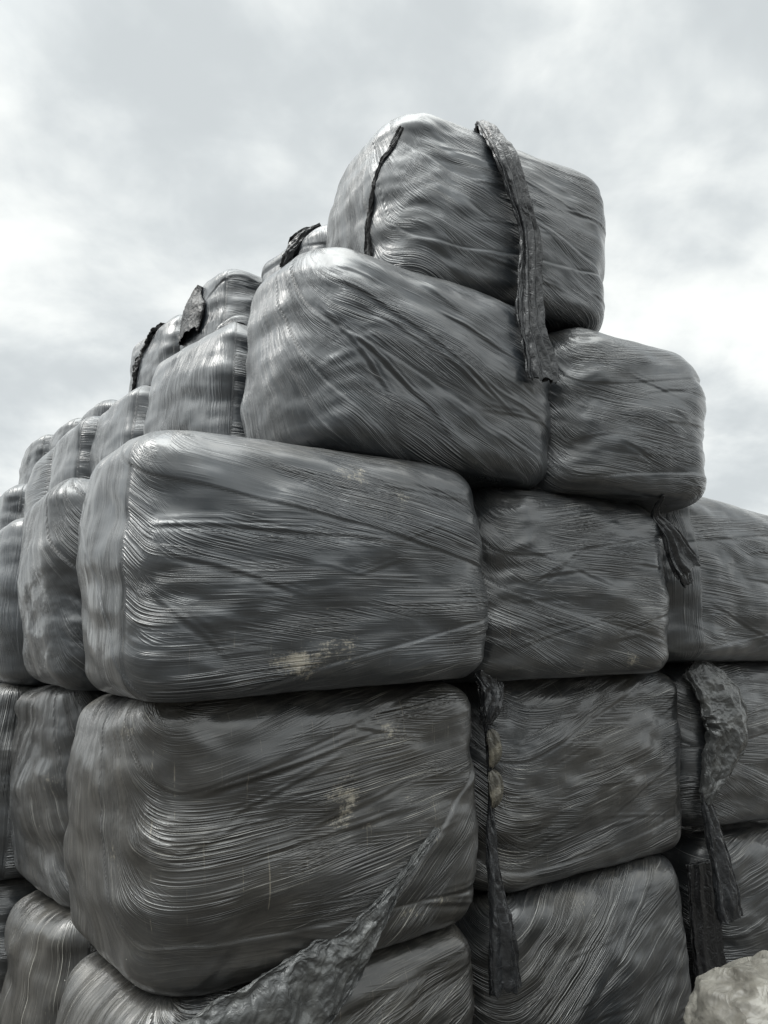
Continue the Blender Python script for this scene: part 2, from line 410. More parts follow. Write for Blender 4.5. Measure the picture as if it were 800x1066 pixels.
    BALES[key] = (ob, x, y, rad(yaw), L, W, z0, H)
    Q = P[::3, ::3].reshape(-1, 3)
    nr, nc = P[::3, ::3].shape[:2]
    Rm = np.array([[cy, -sy, 0], [sy, cy, 0], [0, 0, 1]])
    SURF[key] = (Q @ Rm.T + np.array(ob.location), nr, nc)
    return ob

def frame(key):
    ob, x, y, yaw, L, W, z0, H = BALES[key]
    return Vector((x, y, z0)), Vector((math.cos(yaw), math.sin(yaw), 0)), Vector((-math.sin(yaw), math.cos(yaw), 0))

def on_face(key, s, v, out=0.):
    N, u, w = frame(key); return N + u * s + Vector((0, 0, v)) - w * out

_bvh = None
def bvh():
    global _bvh
    if _bvh is None:
        vs = []; fs = []; b = 0
        for Q, nr, nc in SURF.values():
            vs += Q.tolist()
            for i in range(nr - 1):
                for j in range(nc):
                    j2 = (j + 1) % nc
                    fs.append((b + i * nc + j, b + i * nc + j2, b + (i + 1) * nc + j2, b + (i + 1) * nc + j))
            b += len(Q)
        _bvh = BVHTree.FromPolygons(vs, fs)
    return _bvh

def snap(key, s, v, lift=.02, dirn=None, maxd=None):
    """drop a point of the front face plane onto whatever bale surface lies behind it"""
    N, u, w = frame(key); d = w if dirn is None else dirn
    p = on_face(key, s, v) - d * .6
    hit = bvh().ray_cast(p, d, 1.6)
    q = hit[0] if hit[0] is not None else on_face(key, s, v)
    if maxd is not None:
        dist = (q - on_face(key, s, v)).dot(d)
        if dist > maxd: q = on_face(key, s, v) + d * maxd
    return q - d * lift

def tube(name, key, pts, widths, thick, folds=5, seed=0, mat=None, nrm=None, crump=.006, step=.006, nring=72, twist=0., pleat=.35, iso=False):
    """gathered, flattened hose of torn film following pts (world points), open at its ends"""
    pts = [Vector(p) for p in pts]; n = len(pts)
    w = nrm if nrm is not None else -frame(key)[2]
    def cr(a, b, c, d, t): return .5 * ((2 * b) + (c - a) * t + (2 * a - 5 * b + 4 * c - d) * t * t + (3 * b - a - 3 * c + d) * t ** 3)
    cen = []; wd = []; tk = []
    for i in range(n - 1):
        m = max(2, int((pts[i + 1] - pts[i]).length / step))
        for k in range(m):
            t = k / m; q = [pts[max(i - 1, 0)], pts[i], pts[i + 1], pts[min(i + 2, n - 1)]]
            cen.append([cr(*[p[c] for p in q], t) for c in range(3)])
            wq = [widths[max(i - 1, 0)], widths[i], widths[i + 1], widths[min(i + 2, n - 1)]]
            tq = [thick[max(i - 1, 0)], thick[i], thick[i + 1], thick[min(i + 2, n - 1)]]
            wd.append(max(cr(*wq, t), .004)); tk.append(max(cr(*tq, t), .004))
    cen.append(list(pts[-1])); wd.append(widths[-1]); tk.append(thick[-1])
    cen = np.array(cen); wd = np.array(wd)[:, None]; tk = np.array(tk)[:, None]
    T = np.gradient(cen, axis=0); T /= np.linalg.norm(T, axis=1)[:, None]
    Nn = np.array(w)[None, :] - (T @ np.array(w))[:, None] * T; Nn /= np.linalg.norm(Nn, axis=1)[:, None]
    Wd = np.cross(T, Nn)
    al = np.cumsum(np.r_[0, np.linalg.norm(np.diff(cen, axis=0), axis=1)])[:, None]
    ph = np.linspace(0, 2 * PI, nring, endpoint=False)[None, :]
    tw = twist * al
    per = np.abs(((ph / (2 * PI) * folds * 2 + .5 * pn(al * 5, ph * 0, seed) + .6 * pn(ph * 1.3 + 9, al * 2, seed + 1)) % 2) - 1)   # triangle pleats
    rr = 1 - pleat * per
    cx = np.cos(ph + tw) * wd / 2 * (1 + .12 * pn(al * 14, ph * .6, seed + 2)); cy = np.sin(ph + tw) * tk / 2
    cx = cx * (.75 + .25 * rr) ; cy = cy * rr + .009 * np.minimum(1, wd / .12) * (.5 - per) * np.sign(np.sin(ph))
    phw = ph + .5 * pn(al * 6, ph * .5, seed + 14)
    xm = phw * (float(np.max(wd)) / 3.2 if iso else .22 * max(.35, float(np.mean(wd)) / .15))
    c1 = crump * 2.6 * facet(al * 11, xm * 15, seed + 4) + crump * 1.3 * facet(al * 24, xm * 34, seed + 5) + crump * 1.4 * pn(al * 4, ph * 1.0, seed + 6) + crump * .5 * facet(al * 55, xm * 75, seed + 15)
    cy = cy + c1 * np.sign(np.sin(ph + tw) + .01); cx = cx + .5 * crump * pn(al * 16, ph * 2, seed + 7)
    endj = .02 * pn(ph * 2.2, ph * 0 + 3, seed + 8) + .012 * pn(ph * 6, ph * 0, seed + 9)
    tail = np.clip((al - al[-1] + .05) / .05, 0, 1)
    P = cen[:, None, :] + Wd[:, None, :] * cx[..., None] + Nn[:, None, :] * cy[..., None] + T[:, None, :] * (endj * tail)[..., None]
    # swing the sides back against what hangs behind
    ob_p = BALES[key][0]
    M = Matrix.Translation(ob_p.location) @ Matrix.Rotation(ob_p.rotation_euler[2], 4, 'Z')
    Mi = np.array(M.inverted())
    Pl = P @ Mi[:3, :3].T + Mi[:3, 3]
    o0 = Pl.reshape(-1, 3).mean(0)
    me = grid_mesh(name, Pl - o0, True, None, None, mat or CRUMPLE)
    ob = bpy.data.objects.new(name, me); C.objects.link(ob)
    ob.parent = ob_p; ob.location = o0.tolist()
    sm = ob.modifiers.new('thickness', 'SOLIDIFY'); sm.thickness = .0015; sm.offset = 0
    return ob

G3, G4, G5, G2, G1 = ('bales of the third row up', 'bales of the fourth row up', 'bales along the top of the stack', 'bales of the second row up', 'bales of the bottom row')
def bale(key, args, label, group, **kw):
    x, y, yaw, L, W, z, H, off = args
    make_bale(key, x, y, yaw, kw.pop('L', L + .04), kw.pop('W', W), z, H + kw.pop('dH', 0.), off, label, group, **kw)

# corner bales, biggest in view
bale('A', (-0.744, 2.395, 34.366,  1.431, 0.86, 1.853, 0.924, {'BN': [0.017, 0.0, -0.043], 'TN': [-0.007, 0.016, -0.039], 'RT': [-0.007, -0.005, 0.036], 'RB': [-0.0, -0.016, 0.06], 'LT': [-0.04, 0.017, 0.037], 'LB': [0.024, -0.016, -0.001]}),
     'largest bale at the corner, vertical film band down its left edge, patches of straw dust', G3,
     res=.0065, seed=3, tilt=-.02, split=-.115, swirl=(.05, .06, -.07), R=.19, rt=.15, dH=.012, smooth=((.10, .72, .20, .13, .9), (.55, .86, .7, .05, .5)),
     dirt=((.70, .80, .17, .07, 1.), (.56, .12, .26, .10, 1.05), (-.12, .3, .05, .3, .6), (1.25, .75, .06, .08, .6), (.7, .3, .6, .3, .55), (.9, .7, .4, .2, .6)), tone=.22,
     creases=((-.06, .60, -.06, 1.2, .004), (.0, .50, -.30, .6, .004), (-.05, .40, -.75, .5, .003)), ncrease=5)
bale('E0', (-0.715, 2.517, 36.594, 1.392, 0.977, 0.932, 0.929, {'BN': [0.033, -0.018, -0.021], 'TN': [-0.036, 0.028, -0.005], 'RT': [-0.001, -0.009, 0.033], 'RB': [-0.009, 0.002, 0.016], 'LT': [-0.019, 0.019, -0.017], 'LB': [0.021, -0.021, 0.018]}),
     'large scuffed bale with a diagonal fold of loose film across its lower right', G2,
     res=.0065, seed=11, tilt=-.12, swirl=(.20, .07, -.13), R=.20, rt=.14, smooth=((.15, .70, .28, .16, .9), (.12, .08, .5, .14, .95), (.05, .35, .13, .10, .6)),
     dirt=((.62, .52, .12, .16, 1.05), (.80, .75, .25, .10, .8), (-.18, .45, .05, .12, 1.0), (1.05, .12, .22, .05, .9), (1.36, .55, .05, .3, .95), (.9, .45, .45, .35, .68), (.3, .5, .4, .3, .55), (-.1, .8, .14, .14, .8), (-.15, .3, .1, .25, .65)),
     tone=.62, wedges=((.66, .02, .71, -1),), creases=((.1, .60, .22, .9, .005), (.25, .40, .12, .9, .004)))
bale('N0', (-0.689, 2.492, 39.676, 1.379, 0.85, -0.005, 0.925, {'TN': [-0.002, 0.004, -0.008], 'RT': [-0.008, 0.0, 0.022], 'LT': [0.011, -0.006, -0.01]}),
     'brownish bale at the foot of the corner beneath the crumpled folded film', G1, res=.009, seed=17, tilt=-.30, tone=.7, dirt=((.9, .8, .3, .2, .5),), swirl=(.3, .1, -.1), dH=.01)
bale('T1', (0.08, 3.113, 29.718, 1.253, 0.80, 3.689, 0.887, {'TN': [-0.02, 0.01, -0.045], 'RT': [0.03, -0.008, 0.01], 'RB': [-0.018, -0.003, 0.049], 'LT': [0.02, -0.007, -0.02]}),
     'highest bale at the peak with a long torn strip of film hanging down its face', G5,
     res=.0075, seed=23, tilt=.10, swirl=(.24, .085, -.08), R=.22, L=1.37, W=.9, rt=.19, dH=.125, tone=.06, smooth=((.05, .85, .3, .12, .7),))
bale('D', (-0.28, 2.763, 33.967,  1.364, 0.72, 2.791, 0.897, {'TN': [-0.005, 0.01, -0.022], 'RT': [0.026, -0.016, -0.005], 'RB': [-0.024, 0.01, 0.023], 'LT': [0.006, -0.012, 0.029]}),
     'grey-black bale directly under the peak bale, diagonal creases running down across its face', G4,
     res=.0068, seed=31, tilt=.20, swirl=(.24, .08, -.08), R=.24, rt=.18, dH=.045, tone=.05, smooth=((.25, .84, .4, .08, .7),),
     creases=((.05, .74, -.45, 1.2, .006), (.08, .64, -.38, 1.0, .004), (.10, .50, -.62, .8, .006), (.0, .62, -.9, .7, .005), (.5, .7, -.30, .7, .005)), ncrease=6)
bale('R4', (0.862, 3.495, 29.389, 1.095, 0.9, 2.797, 0.885, {'TN': [0.023, -0.005, -0.031], 'BN': [-0.022, 0.012, 0.001], 'RT': [0.025, -0.016, 0.007], 'RB': [-0.025, -0.002, 0.063]}),
     'right end bale of the fourth row against the sky, beside the hanging strip', G4,
     res=.009, seed=37, tilt=.05, R=.27, rt=.23, dH=.07, swirl=(.10, .1, -.02), dirt=((.6, .15, .4, .08, .6), (.95, .05, .1, .06, .7)), tone=.1)
bale('B', (0.440, 3.385, 30.721, 1.290, 0.9, 1.891, 0.92, {'TN': [0.001, 0.004, -0.018], 'BN': [0.001, 0.002, -0.008], 'RT': [0.017, -0.018, 0.028], 'RB': [-0.024, -0.003, 0.066]}),
     'bale with a short pleated film tail fanning out at its upper right corner', G3,
     res=.009, seed=41, tilt=.03, R=.27, rt=.23, dirt=((.7, .05, .6, .08, .7), (1.1, .15, .2, .1, .6)), tone=.3,
     creases=((.15, .42, .5, .5, .003), (.18, .40, .6, .4, .003)), swirl=(.15, .12, -.02), dH=.045)
bale('C', (1.559, 4.194, 33.858, 1.563, 0.9, 1.948, 0.939, {'TN': [-0.003, -0.013, 0.055], 'BN': [-0.014, -0.007, 0.061], 'RT': [0.037, -0.022, -0.009], 'RB': [-0.036, -0.001, 0.093]}),
     'bale cut by the right picture edge, vertical film band at its left end', G3,
     res=.010, seed=43, tilt=.04, split=.20, split_k=-.04, R=.24, rt=.22, dH=.11, tone=.2, dirt=((.1, .9, .1, .08, .6),))
bale('E', (0.440, 3.535, 35.753,  1.524, 0.9, 0.97, 0.942, {'TN': [-0.013, 0.015, -0.019], 'BN': [0.019, -0.014, 0.001], 'RT': [0.008, -0.021, 0.056], 'RB': [-0.029, 0.006, 0.052]}),
     'brown-tinted bale in the second row between two hanging strips of crumpled black film', G2,
     res=.0085, seed=47, tilt=-.16, R=.22, rt=.15, dH=.01, swirl=(.12, .1, 0), dirt=((.5, .95, .6, .08, .75), (.6, .5, .6, .35, .6)), tone=.5)
bale('F', (0.458, 3.535, 35.798, 1.397, 0.9, 0.021, 0.951, {'TN': [0.007, -0.003, -0.009], 'RT': [-0.017, -0.003, 0.053]}),
     'bottom row bale under the brown-tinted one, its streaks rising steeply to the right', G1,
     res=.0085, seed=53, tilt=-.34, R=.20, rt=.14, dirt=((.6, .85, .6, .15, .7), (.6, .5, .6, .3, .55)), tone=.5)
bale('G', (1.696, 4.428, 33.755, 1.526, 0.9, 1.019, 0.968, {'TN': [-0.005, -0.003, 0.023], 'BN': [-0.015, -0.017, 0.097], 'RT': [-0.005, -0.022, 0.093]}),
     'bale at the right picture edge partly covered by a ballooned sheet of crumpled film', G2,
     res=.011, seed=59, tilt=.06, R=.2, rt=.14, tone=.35)
bale('H', (1.806, 4.557, 34.0, 1.4, 0.9, 0.034, 0.964, {'TN': [-0.009, -0.013, 0.071]}),
     'bottom row bale at the right picture edge behind the pale dusty heap', G1, res=.011, seed=61, tilt=-.1, R=.2, rt=.14, tone=.35)
# left flank, walking away from the corner
bale('L3a', (-1.372, 3.213, 33.822, 1.4, 0.861, 1.87, 0.921, {'TN': [-0.041, 0.027, 0.002], 'BN': [0.034, -0.016, -0.024], 'LT': [-0.035, 0.02, 0.011], 'LB': [0.033, -0.034, 0.042]}),
     'bale just left of the largest corner bale, rough blistered film on its lower half', G3, res=.008, seed=67, R=.12, swirl=(.3, .1, -.04), wr=.6, blister=.35, tilt=.02, lump=1.0, dirt=((-.1, .5, .15, .3, .5),), tone=.1)
bale('L3b', (-1.945, 3.992, 37.0, 1.4, 0.9, 1.869, 0.92, {'TN': [-0.031, 0.022, 0.004], 'BN': [0.025, -0.023, 0.013]}),
     'third row bale cut by the left picture edge, smooth with a few vertical creases', G3, res=.011, seed=71, nband=0, split=.25, tilt=.0, wr=.6)
bale('L4a', (-0.757, 3.431, 40.668, 1.4, 0.869, 2.781, 0.901, {'TN': [0.007, -0.002, -0.015], 'LT': [-0.01, 0.002, 0.022]}),
     'pale grey bale directly below the loose black flap, long vertical pleats on its end', G4, res=.0085, seed=73, nband=0, split=.02, tilt=.0, wr=.8, R=.09, lump=.9)
bale('L4b', (-1.471, 4.264, 35.653, 1.4, 0.819, 2.781, 0.901, {'TN': [-0.006, 0.009, -0.016], 'LT': [0.007, -0.012, 0.025]}),
     'bale with slanting pleats, immediately left of the pale grey one with vertical pleats', G4, res=.011, seed=79, nband=0, split=-.0, R=.10, lump=.8)
bale('L4c', (-1.966, 4.811, 36.211, 1.4, 0.863, 2.781, 0.901, {'TN': [-0.004, 0.006, -0.01], 'LT': [0.004, -0.008, 0.016]}),
     'fourth row bale at far left with a narrow pale film strip down its left edge', G4, res=.012, seed=83, nband=0, split=-.05, wr=.6, R=.12, lump=.8)
bale('L4d', (-2.75, 6.1, 37, 1.4, 0.85, 2.78, 0.9, {}), 'small distant bale with diagonal glossy creases above the cut third row bale at left', G4, res=.015, seed=89, swirl=(.6, .2, 0))
bale('L4e', (-3.3, 6.6, 37, 1.4, 0.85, 2.78, 0.9, {}), 'farthest left bale, only a dark rounded edge inside the picture', G4, res=.015, seed=97, split=.05)
bale('T2', (-0.309, 3.941, 39.306, 1.4, 0.835, 3.681, 0.901, {'TN': [0.005, 0.001, -0.018], 'LT': [-0.007, -0.002, 0.025]}),
     'top row bale half hidden left of the peak bale, only its pleated end showing', G5, res=.010, seed=101, split=.1)
bale('T3', (-0.98, 4.448, 37.733, 1.4, 0.763, 3.682, 0.902, {'TN': [-0.001, 0.01, -0.031], 'LT': [0.001, -0.013, 0.044]}),
     'top row bale with a loose black flap of torn film at its foot', G5, res=.010, seed=103, split=-.03, R=.13)
bale('T4', (-1.507, 5.112, 38.621, 1.4, 0.865, 3.68, 0.9, {'TN': [0.006, 0.0, -0.019], 'LT': [-0.008, -0.001, 0.026]}),
     'top row bale with a ragged black tear running down its end', G5, res=.012, seed=107, split=-.0, R=.13)
bale('T6', (-2.67, 6.85, 37, 1.4, 0.85, 3.68, 0.9, {}), 'distant top row bale showing only a low rounded back beyond the fourth row', G5, res=.016, seed=109, split=.3)
bale('T7', (-3.17, 7.37, 37, 1.4, 0.85, 3.68, 0.9, {}), 'distant top row bale with slanting creases, second from the far end', G5, res=.016, seed=113, split=.0)
bale('T8', (-3.7, 7.9, 37, 1.4, 0.85, 3.68, 0.9, {}), 'last bale at the far left end of the top row against the sky', G5, res=.016, seed=127, split=.0)
bale('M1', (-1.372, 3.5, 38.241, 1.4, 1.037, 0.942, 0.936, {'TN': [-0.043, 0.029, 0.019], 'LT': [-0.018, 0.016, -0.007], 'LB': [0.003, -0.016, 0.045], 'BN': [0.044, -0.027, -0.027]}),
     'dirty scuffed bale left of the one with the diagonal fold, bulging outward at its foot', G2, res=.0085, seed=131, swirl=(.3, .1, -.05), blister=.25, lump=1.4, tone=.45, dirt=((-.1, .5, .3, .3, .75), (.05, .5, .2, .15, .9)))
bale('P1', (-1.28, 3.409, 39.554, 1.4, 0.864, -0.001, 0.929, {'TN': [0.001, -0.004, 0.011], 'LT': [-0.001, 0.006, -0.019]}),
     'bottom row bale at the lower left with long drooping pleats of brownish film', G1, res=.0085, seed=137, nband=0, split=.15, split_k=-.1, tone=.75, lump=1.2, dirt=((-.1, .6, .3, .3, .5),))
bale('M2', (-1.98, 4.0, 37, 1.4, 0.85, 0.93, 0.965, {}), 'second row bale cut by the left picture edge, dark and creased', G2, res=.011, seed=139, nband=0, split=.1, tone=.3)
bale('P2', (-1.98, 4.05, 37, 1.4, 0.85, 0, 0.93, {}), 'bottom row bale cut by the left picture edge in the lower corner', G1, res=.011, seed=149, nband=0, split=.0, tone=.3)
# the body of the stack behind the faces in view
for k, (hx, hy, hz) in enumerate([(-2.42, 5.45, 2.78), (-3.9, 7.2, 2.78), (-2.60, 4.85, 1.87), (-3.2, 5.6, 1.87), (-3.9, 6.5, 1.87), (-2.60, 4.85, .93), (-2.60, 4.85, 0), (-3.2, 5.6, .93), (-3.2, 5.6, 0)]):
    bale('K%d' % k, (hx, hy, 37, 1.4, .85, hz, .9, {}), 'black wrapped bale hidden behind the outer bales of the left flank', 'hidden bales on the far left flank', res=.03, seed=200 + k)

# ------------------------------------------------------------------ torn film
X = on_face
# long strip from the peak bale, over its edge and down past the bale below
p = [snap('T1', .53, .90, .03), snap('T1', .56, .74, .035), snap('T1', .61, .52, .05), snap('T1', .66, .28, .06),
     snap('D', 1.12, .80, .045), snap('D', 1.14, .63, .045), snap('D', 1.16, .46, .05)]
back = frame('T1')[2]
top = p[0] + Vector((-.01, 0, .085)) + back * .04
tube('torn_strip', 'T1', [top + back * .07 + Vector((-.01, 0, .012)), top] + p,
     [.08, .11, .14, .16, .13, .13, .16, .18, .20], [.03, .035, .035, .035, .035, .035, .035, .04, .05],
     folds=9, seed=5, step=.005, nring=160, crump=.0026, pleat=.55)
# ragged tear line over the end of the peak bale, ending in a crumpled knot
def snap_end(key, t, v, lift=.01, s=0.):
    """the same for the left end of a bale: t metres back from the near corner"""
    N, u, w = frame(key); o = N + w * t + Vector((0, 0, v)) - u * .6
    hit = bvh().ray_cast(o, u, 1.6)
    q = hit[0] if hit[0] is not None else o + u * .6
    return q - u * lift
def pu(key): return -frame(key)[1]
def snap_px(key, x, y, z, lift):
    """nearest surface to a world point, pushed out"""
    hit = bvh().find_nearest(Vector((x, y, z))); return hit[0] + hit[1] * (lift if hit[1].dot(hit[0] - BALES[key][0].location - Vector((0, 0, .45))) > 0 else -lift)
tube('torn_seam', 'T1', [snap_end('T1', t, v, .004) for t, v in ((.06, .80), (.09, .72), (.13, .60), (.18, .46), (.22, .32), (.25, .22), (.27, .14))],
     [.008, .014, .014, .018, .02, .045, .05], [.012, .014, .014, .016, .02, .035, .04], folds=4, seed=8, mat=DARKC, nrm=pu('T1'), nring=40, crump=.007)
tube('crumpled_tail', 'T2', [snap_end('T2', t, v, .02) for t, v in ((.17, .88), (.25, .82), (.33, .76), (.42, .68))],
     [.03, .09, .10, .04], [.02, .035, .035, .02], folds=5, seed=9, nrm=pu('T2'), nring=80, crump=.009)
# black flap at the foot of the bale before
tube('torn_flap', 'T3', [snap_end('T3', t, v, .02) for t, v in ((.33, .80), (.36, .74), (.38, .66), (.38, .54), (.38, .44))],
     [.03, .14, .30, .34, .30], [.03, .05, .08, .08, .07], folds=2, seed=12, mat=DARKC, nrm=pu('T3'), nring=80, crump=.005, pleat=.15)
tube('torn_seam', 'T4', [snap_end('T4', t, v, .01) for t, v in ((.22, .90), (.34, .84), (.46, .74), (.52, .60), (.55, .42), (.62, .30), (.60, .16), (.66, .02))],
     [.02, .03, .03, .06, .03, .06, .04, .03], [.01, .01, .015, .02, .015, .02, .015, .01], folds=3, seed=13, mat=DARKC, nrm=pu('T4'), nring=40, crump=.016)
# short pleated tail at the upper right of the bale beside the corner bale
tube('pleated_tail', 'B', [snap('B', 1.12, .95, .01), snap('B', 1.16, .87, .03), snap('B', 1.21, .77, .04, maxd=.02), X('B', 1.27, .67, .04), X('B', 1.325, .575, .05)],
     [.015, .06, .12, .19, .22], [.015, .03, .045, .05, .06], folds=7, seed=15, nring=110, crump=.003, step=.004, pleat=.6)
tube('torn_end', 'B', [X('B', 1.285, .61, .02), X('B', 1.315, .56, .03), X('B', 1.34, .515, .03)], [.09, .10, .10], [.03, .03, .03], folds=4, seed=16, nring=60, crump=.008, mat=CRUMPLE)
# ballooned sheet and hanging tail between the second row bales
tube('ballooned_sheet', 'G', [X('G', .06, .97, -.0), X('G', .13, .88, .05), X('G', .20, .74, .08), X('G', .20, .60, .09), X('G', .13, .46, .08), X('G', .06, .34, .06), X('G', .03, .24, .04)],
     [.16, .27, .36, .35, .25, .13, .07], [.05, .10, .14, .14, .11, .08, .06], folds=5, seed=18, nring=170, crump=.009, step=.004, pleat=.2, mat=GLOSSY, iso=True)
tube('hanging_tail', 'G', [X('G', .02, .30, .04), X('G', .04, .18, .05), X('G', .06, .04, .06), X('G', .08, -.10, .07), X('G', .09, -.24, .08), X('G', .10, -.33, .08)],
     [.06, .09, .13, .16, .19, .20], [.04, .05, .06, .06, .07, .07], folds=5, seed=19, nring=100, crump=.004, step=.005, pleat=.5)
tube('film_curtain', 'H', [X('H', -.06, .90, -.02), X('H', -.06, .7, -.02), X('H', -.06, .4, -.02), X('H', -.06, .0, -.02)],
     [.26, .28, .28, .28], [.04, .04, .04, .04], folds=9, seed=20, nring=120, crump=.001, step=.01, pleat=.25, mat=DARKC)
# torn film down the gap left of the brown-tinted bale
tube('torn_tail', 'E', [X('E', .02, .97, .0), X('E', .03, .90, .02), X('E', .02, .82, .03), X('E', .0, .75, .02)],
     [.13, .13, .10, .05], [.05, .06, .06, .03], folds=5, seed=21, nring=90, crump=.010, step=.005)
tube('torn_tail', 'E', [X('E', .0, .74, .02), X('E', .01, .60, .02), X('E', .01, .45, .03), X('E', .0, .30, .03), X('E', .0, .15, .04), X('E', .01, .0, .05), X('E', .02, -.15, .06), X('E', .03, -.31, .06)],
     [.02, .03, .03, .05, .06, .10, .15, .17], [.01, .02, .02, .03, .04, .05, .06, .06], folds=5, seed=22, nring=110, crump=.005, step=.005, pleat=.45)
for v_, sd_ in ((.64, 61), (.47, 62)):
    tube('pale_scrap', 'E', [X('E', -.01, v_ + .075, .05), X('E', .0, v_ + .04, .065), X('E', .005, v_ - .03, .065), X('E', .0, v_ - .07, .05)],
         [.03, .075, .075, .03], [.012, .018, .018, .012], folds=5, seed=sd_, nring=80, crump=.004, mat=SCRAP)
# crumpled pile of film pulled off the large scuffed bale
tube('crumpled_pile', 'E0', [snap('E0', 1.10, .41, .004), snap('E0', .95, .28, .01), snap('E0', .82, .155, .02), X('E0', .70, .035, .03), X('E0', .56, -.035, .045), X('E0', .40, -.075, .05), X('E0', .20, -.11, .04), X('E0', .02, -.13, .03)],
     [.012, .03, .08, .19, .27, .25, .20, .10], [.01, .015, .025, .035, .045, .05, .05, .04], folds=3, seed=25, nring=240, crump=.0095, step=.004, pleat=.12, mat=GLOSSY, iso=True)

# ------------------------------------------------------------------ dusty heap at the foot
def heap():
    n, m = 170, 420
    el = (np.linspace(-.15, 1, n) * PI / 2)[:, None]; t = np.linspace(0, 2 * PI, m, endpoint=False)[None, :]
    Dr = np.stack([np.cos(el) * np.cos(t), np.cos(el) * np.sin(t), np.sin(el) + 0 * t], -1)
    rs = np.random.RandomState(9)
    pl = [((-1, -.15, .22), .53), ((-.75, -.6, .3), .56), ((-.2, -1, .25), .46), ((.35, -1, .15), .50), ((1, -.3, .2), .62), ((.8, .8, .2), .7), ((-.3, 1, .2), .5), ((-.9, .5, .2), .58),
          ((0, 0, 1), .42), ((-.5, -.25, 1), .50), ((.25, -.45, 1), .48), ((.5, .2, 1), .52), ((-.1, .5, 1), .5), ((-.7, -.7, .7), .60), ((.05, -.8, .7), .545), ((-.35, -.85, .55), .565), ((.6, -.7, .6), .62)]
    r = np.full(Dr.shape[:2], 9.)
    for nn, d in pl:
        nn = np.array(nn) + rs.normal(0, .04, 3); nn = nn / np.linalg.norm(nn)
        dt = Dr @ nn; r = np.minimum(r, np.where(dt > .05, d / np.maximum(dt, .05), 9.))
    k_ = np.array([1, 2, 3, 2, 1.]); k_ /= k_.sum()
    for ax in (0, 1, 1): r = sum(np.roll(r, i_ - 2, ax) * k_[i_] for i_ in range(5)) if ax else r
    P = Dr * r[..., None]
    a_, b_, c_ = P[..., 0], P[..., 1], P[..., 2]
    def cr(nx, ny, nz, f, sd, p=3.): return ridge((a_ * nx + b_ * ny + c_ * nz) * f, (a_ * ny - b_ * nz + c_ * nx) * f * .6, sd, p)
    q1 = (a_ * .9 + b_ * .5) * 1.; q2 = c_ + .4 * b_ - .5 * a_
    f = .085 * facet(q1 * 4.2, q2 * 4.2, 71) + .050 * facet(q1 * 10 + 3, q2 * 10, 75) + .016 * facet(q1 * 26, q2 * 26 + 5, 79)
    f = f + .022 * cr(1, .5, -.6, 2.6, 3) - .015 * cr(.4, -1, .7, 2.3, 4) 
    P = P + Dr * f[..., None]
    P[..., 2] += .43; P[..., 2] = np.maximum(P[..., 2] + .0, -.01)
    me = grid_mesh('covered_heap', P, True, None, None, dusty_material())
    ob = bpy.data.objects.new('covered_heap', me); C.objects.link(ob)
    ob.location = (1.68, 3.05, -.045); ob.rotation_euler = (0, 0, rad(12))
    tag(ob, 'pale dusty crumpled plastic sheet over a heap at the foot of the stack', 'covered heap')
heap()

# ------------------------------------------------------------------ ground
def ground():
    n = 61
    g = np.linspace(-1, 1, n); g = np.sign(g) * np.abs(g) ** 3 * 600
    xx, yy = np.meshgrid(g, g)
    zz = .03 * fbm(xx * .5, yy * .5, 77) - .03
    P = np.stack([xx, yy, zz], -1)
    me = grid_mesh('ground', P, False, None, None, ground_material())
    ob = bpy.data.objects.new('ground', me); C.objects.link(ob); tag(ob, kind='structure')
ground()

# ------------------------------------------------------------------ overcast sky, soft sun
SUN_EL, SUN_AZ = rad(48), rad(-98)       # azimuth measured from +y (view direction) towards +x
w = bpy.data.worlds.new('World'); bpy.context.scene.world = w; w.use_nodes = True
nt = w.node_tree; nt.nodes.clear()
def wn(t, **k):
    nd = nt.nodes.new(t)
    for a, b in k.items(): setattr(nd, a, b)
    return nd
def wm(op, a, b=None, c=None, clamp=False):
    nd = wn('ShaderNodeMath', operation=op); nd.use_clamp = clamp
    for i, v in enumerate((a, b, c)):
        if v is None: continue
        if isinstance(v, (int, float)): nd.inputs[i].default_value = v
        else: nt.links.new(v, nd.inputs[i])
    return nd.outputs[0]
def wmr(v, a, b, c, d):
    nd = wn('ShaderNodeMapRange'); nd.interpolation_type = 'SMOOTHSTEP'; nt.links.new(v, nd.inputs['Value'])
    for k, q in (('From Min', a), ('From Max', b), ('To Min', c), ('To Max', d)): nd.inputs[k].default_value = q
    return nd.outputs[0]
sky = wn('ShaderNodeTexSky', sky_type='NISHITA'); sky.sun_disc = False
sky.sun_elevation = SUN_EL; sky.sun_rotation = SUN_AZ
tc = wn('ShaderNodeTexCoord'); sx = wn('ShaderNodeSeparateXYZ'); nt.links.new(tc.outputs['Generated'], sx.inputs[0])
zc = wm('MAXIMUM', sx.outputs[2], 0.)
dn = wm('ADD', zc, .32)
cx = wm('DIVIDE', sx.outputs[0], dn); cy = wm('DIVIDE', sx.outputs[1], dn)
cv = wn('ShaderNodeCombineXYZ'); nt.links.new(cx, cv.inputs[0]); nt.links.new(cy, cv.inputs[1])
def wnoise(scale, det, rough, dist, off):
    mp = wn('ShaderNodeMapping'); mp.inputs['Location'].default_value = off; nt.links.new(cv.outputs[0], mp.inputs[0])
    nz = wn('ShaderNodeTexNoise'); nz.inputs['Scale'].default_value = scale; nz.inputs['Detail'].default_value = det
    nz.inputs['Roughness'].default_value = rough; nz.inputs['Distortion'].default_value = dist
    nt.links.new(mp.outputs[0], nz.inputs[0]); return nz.outputs['Fac']
n1 = wnoise(1.9, 6, .52, .25, (3.1, 1.2, 0)); n2 = wnoise(5.2, 5, .55, .3, (7, 4, 0))
cl = wm('ADD', wm('MULTIPLY', n1, .72), wm('MULTIPLY', n2, .28))
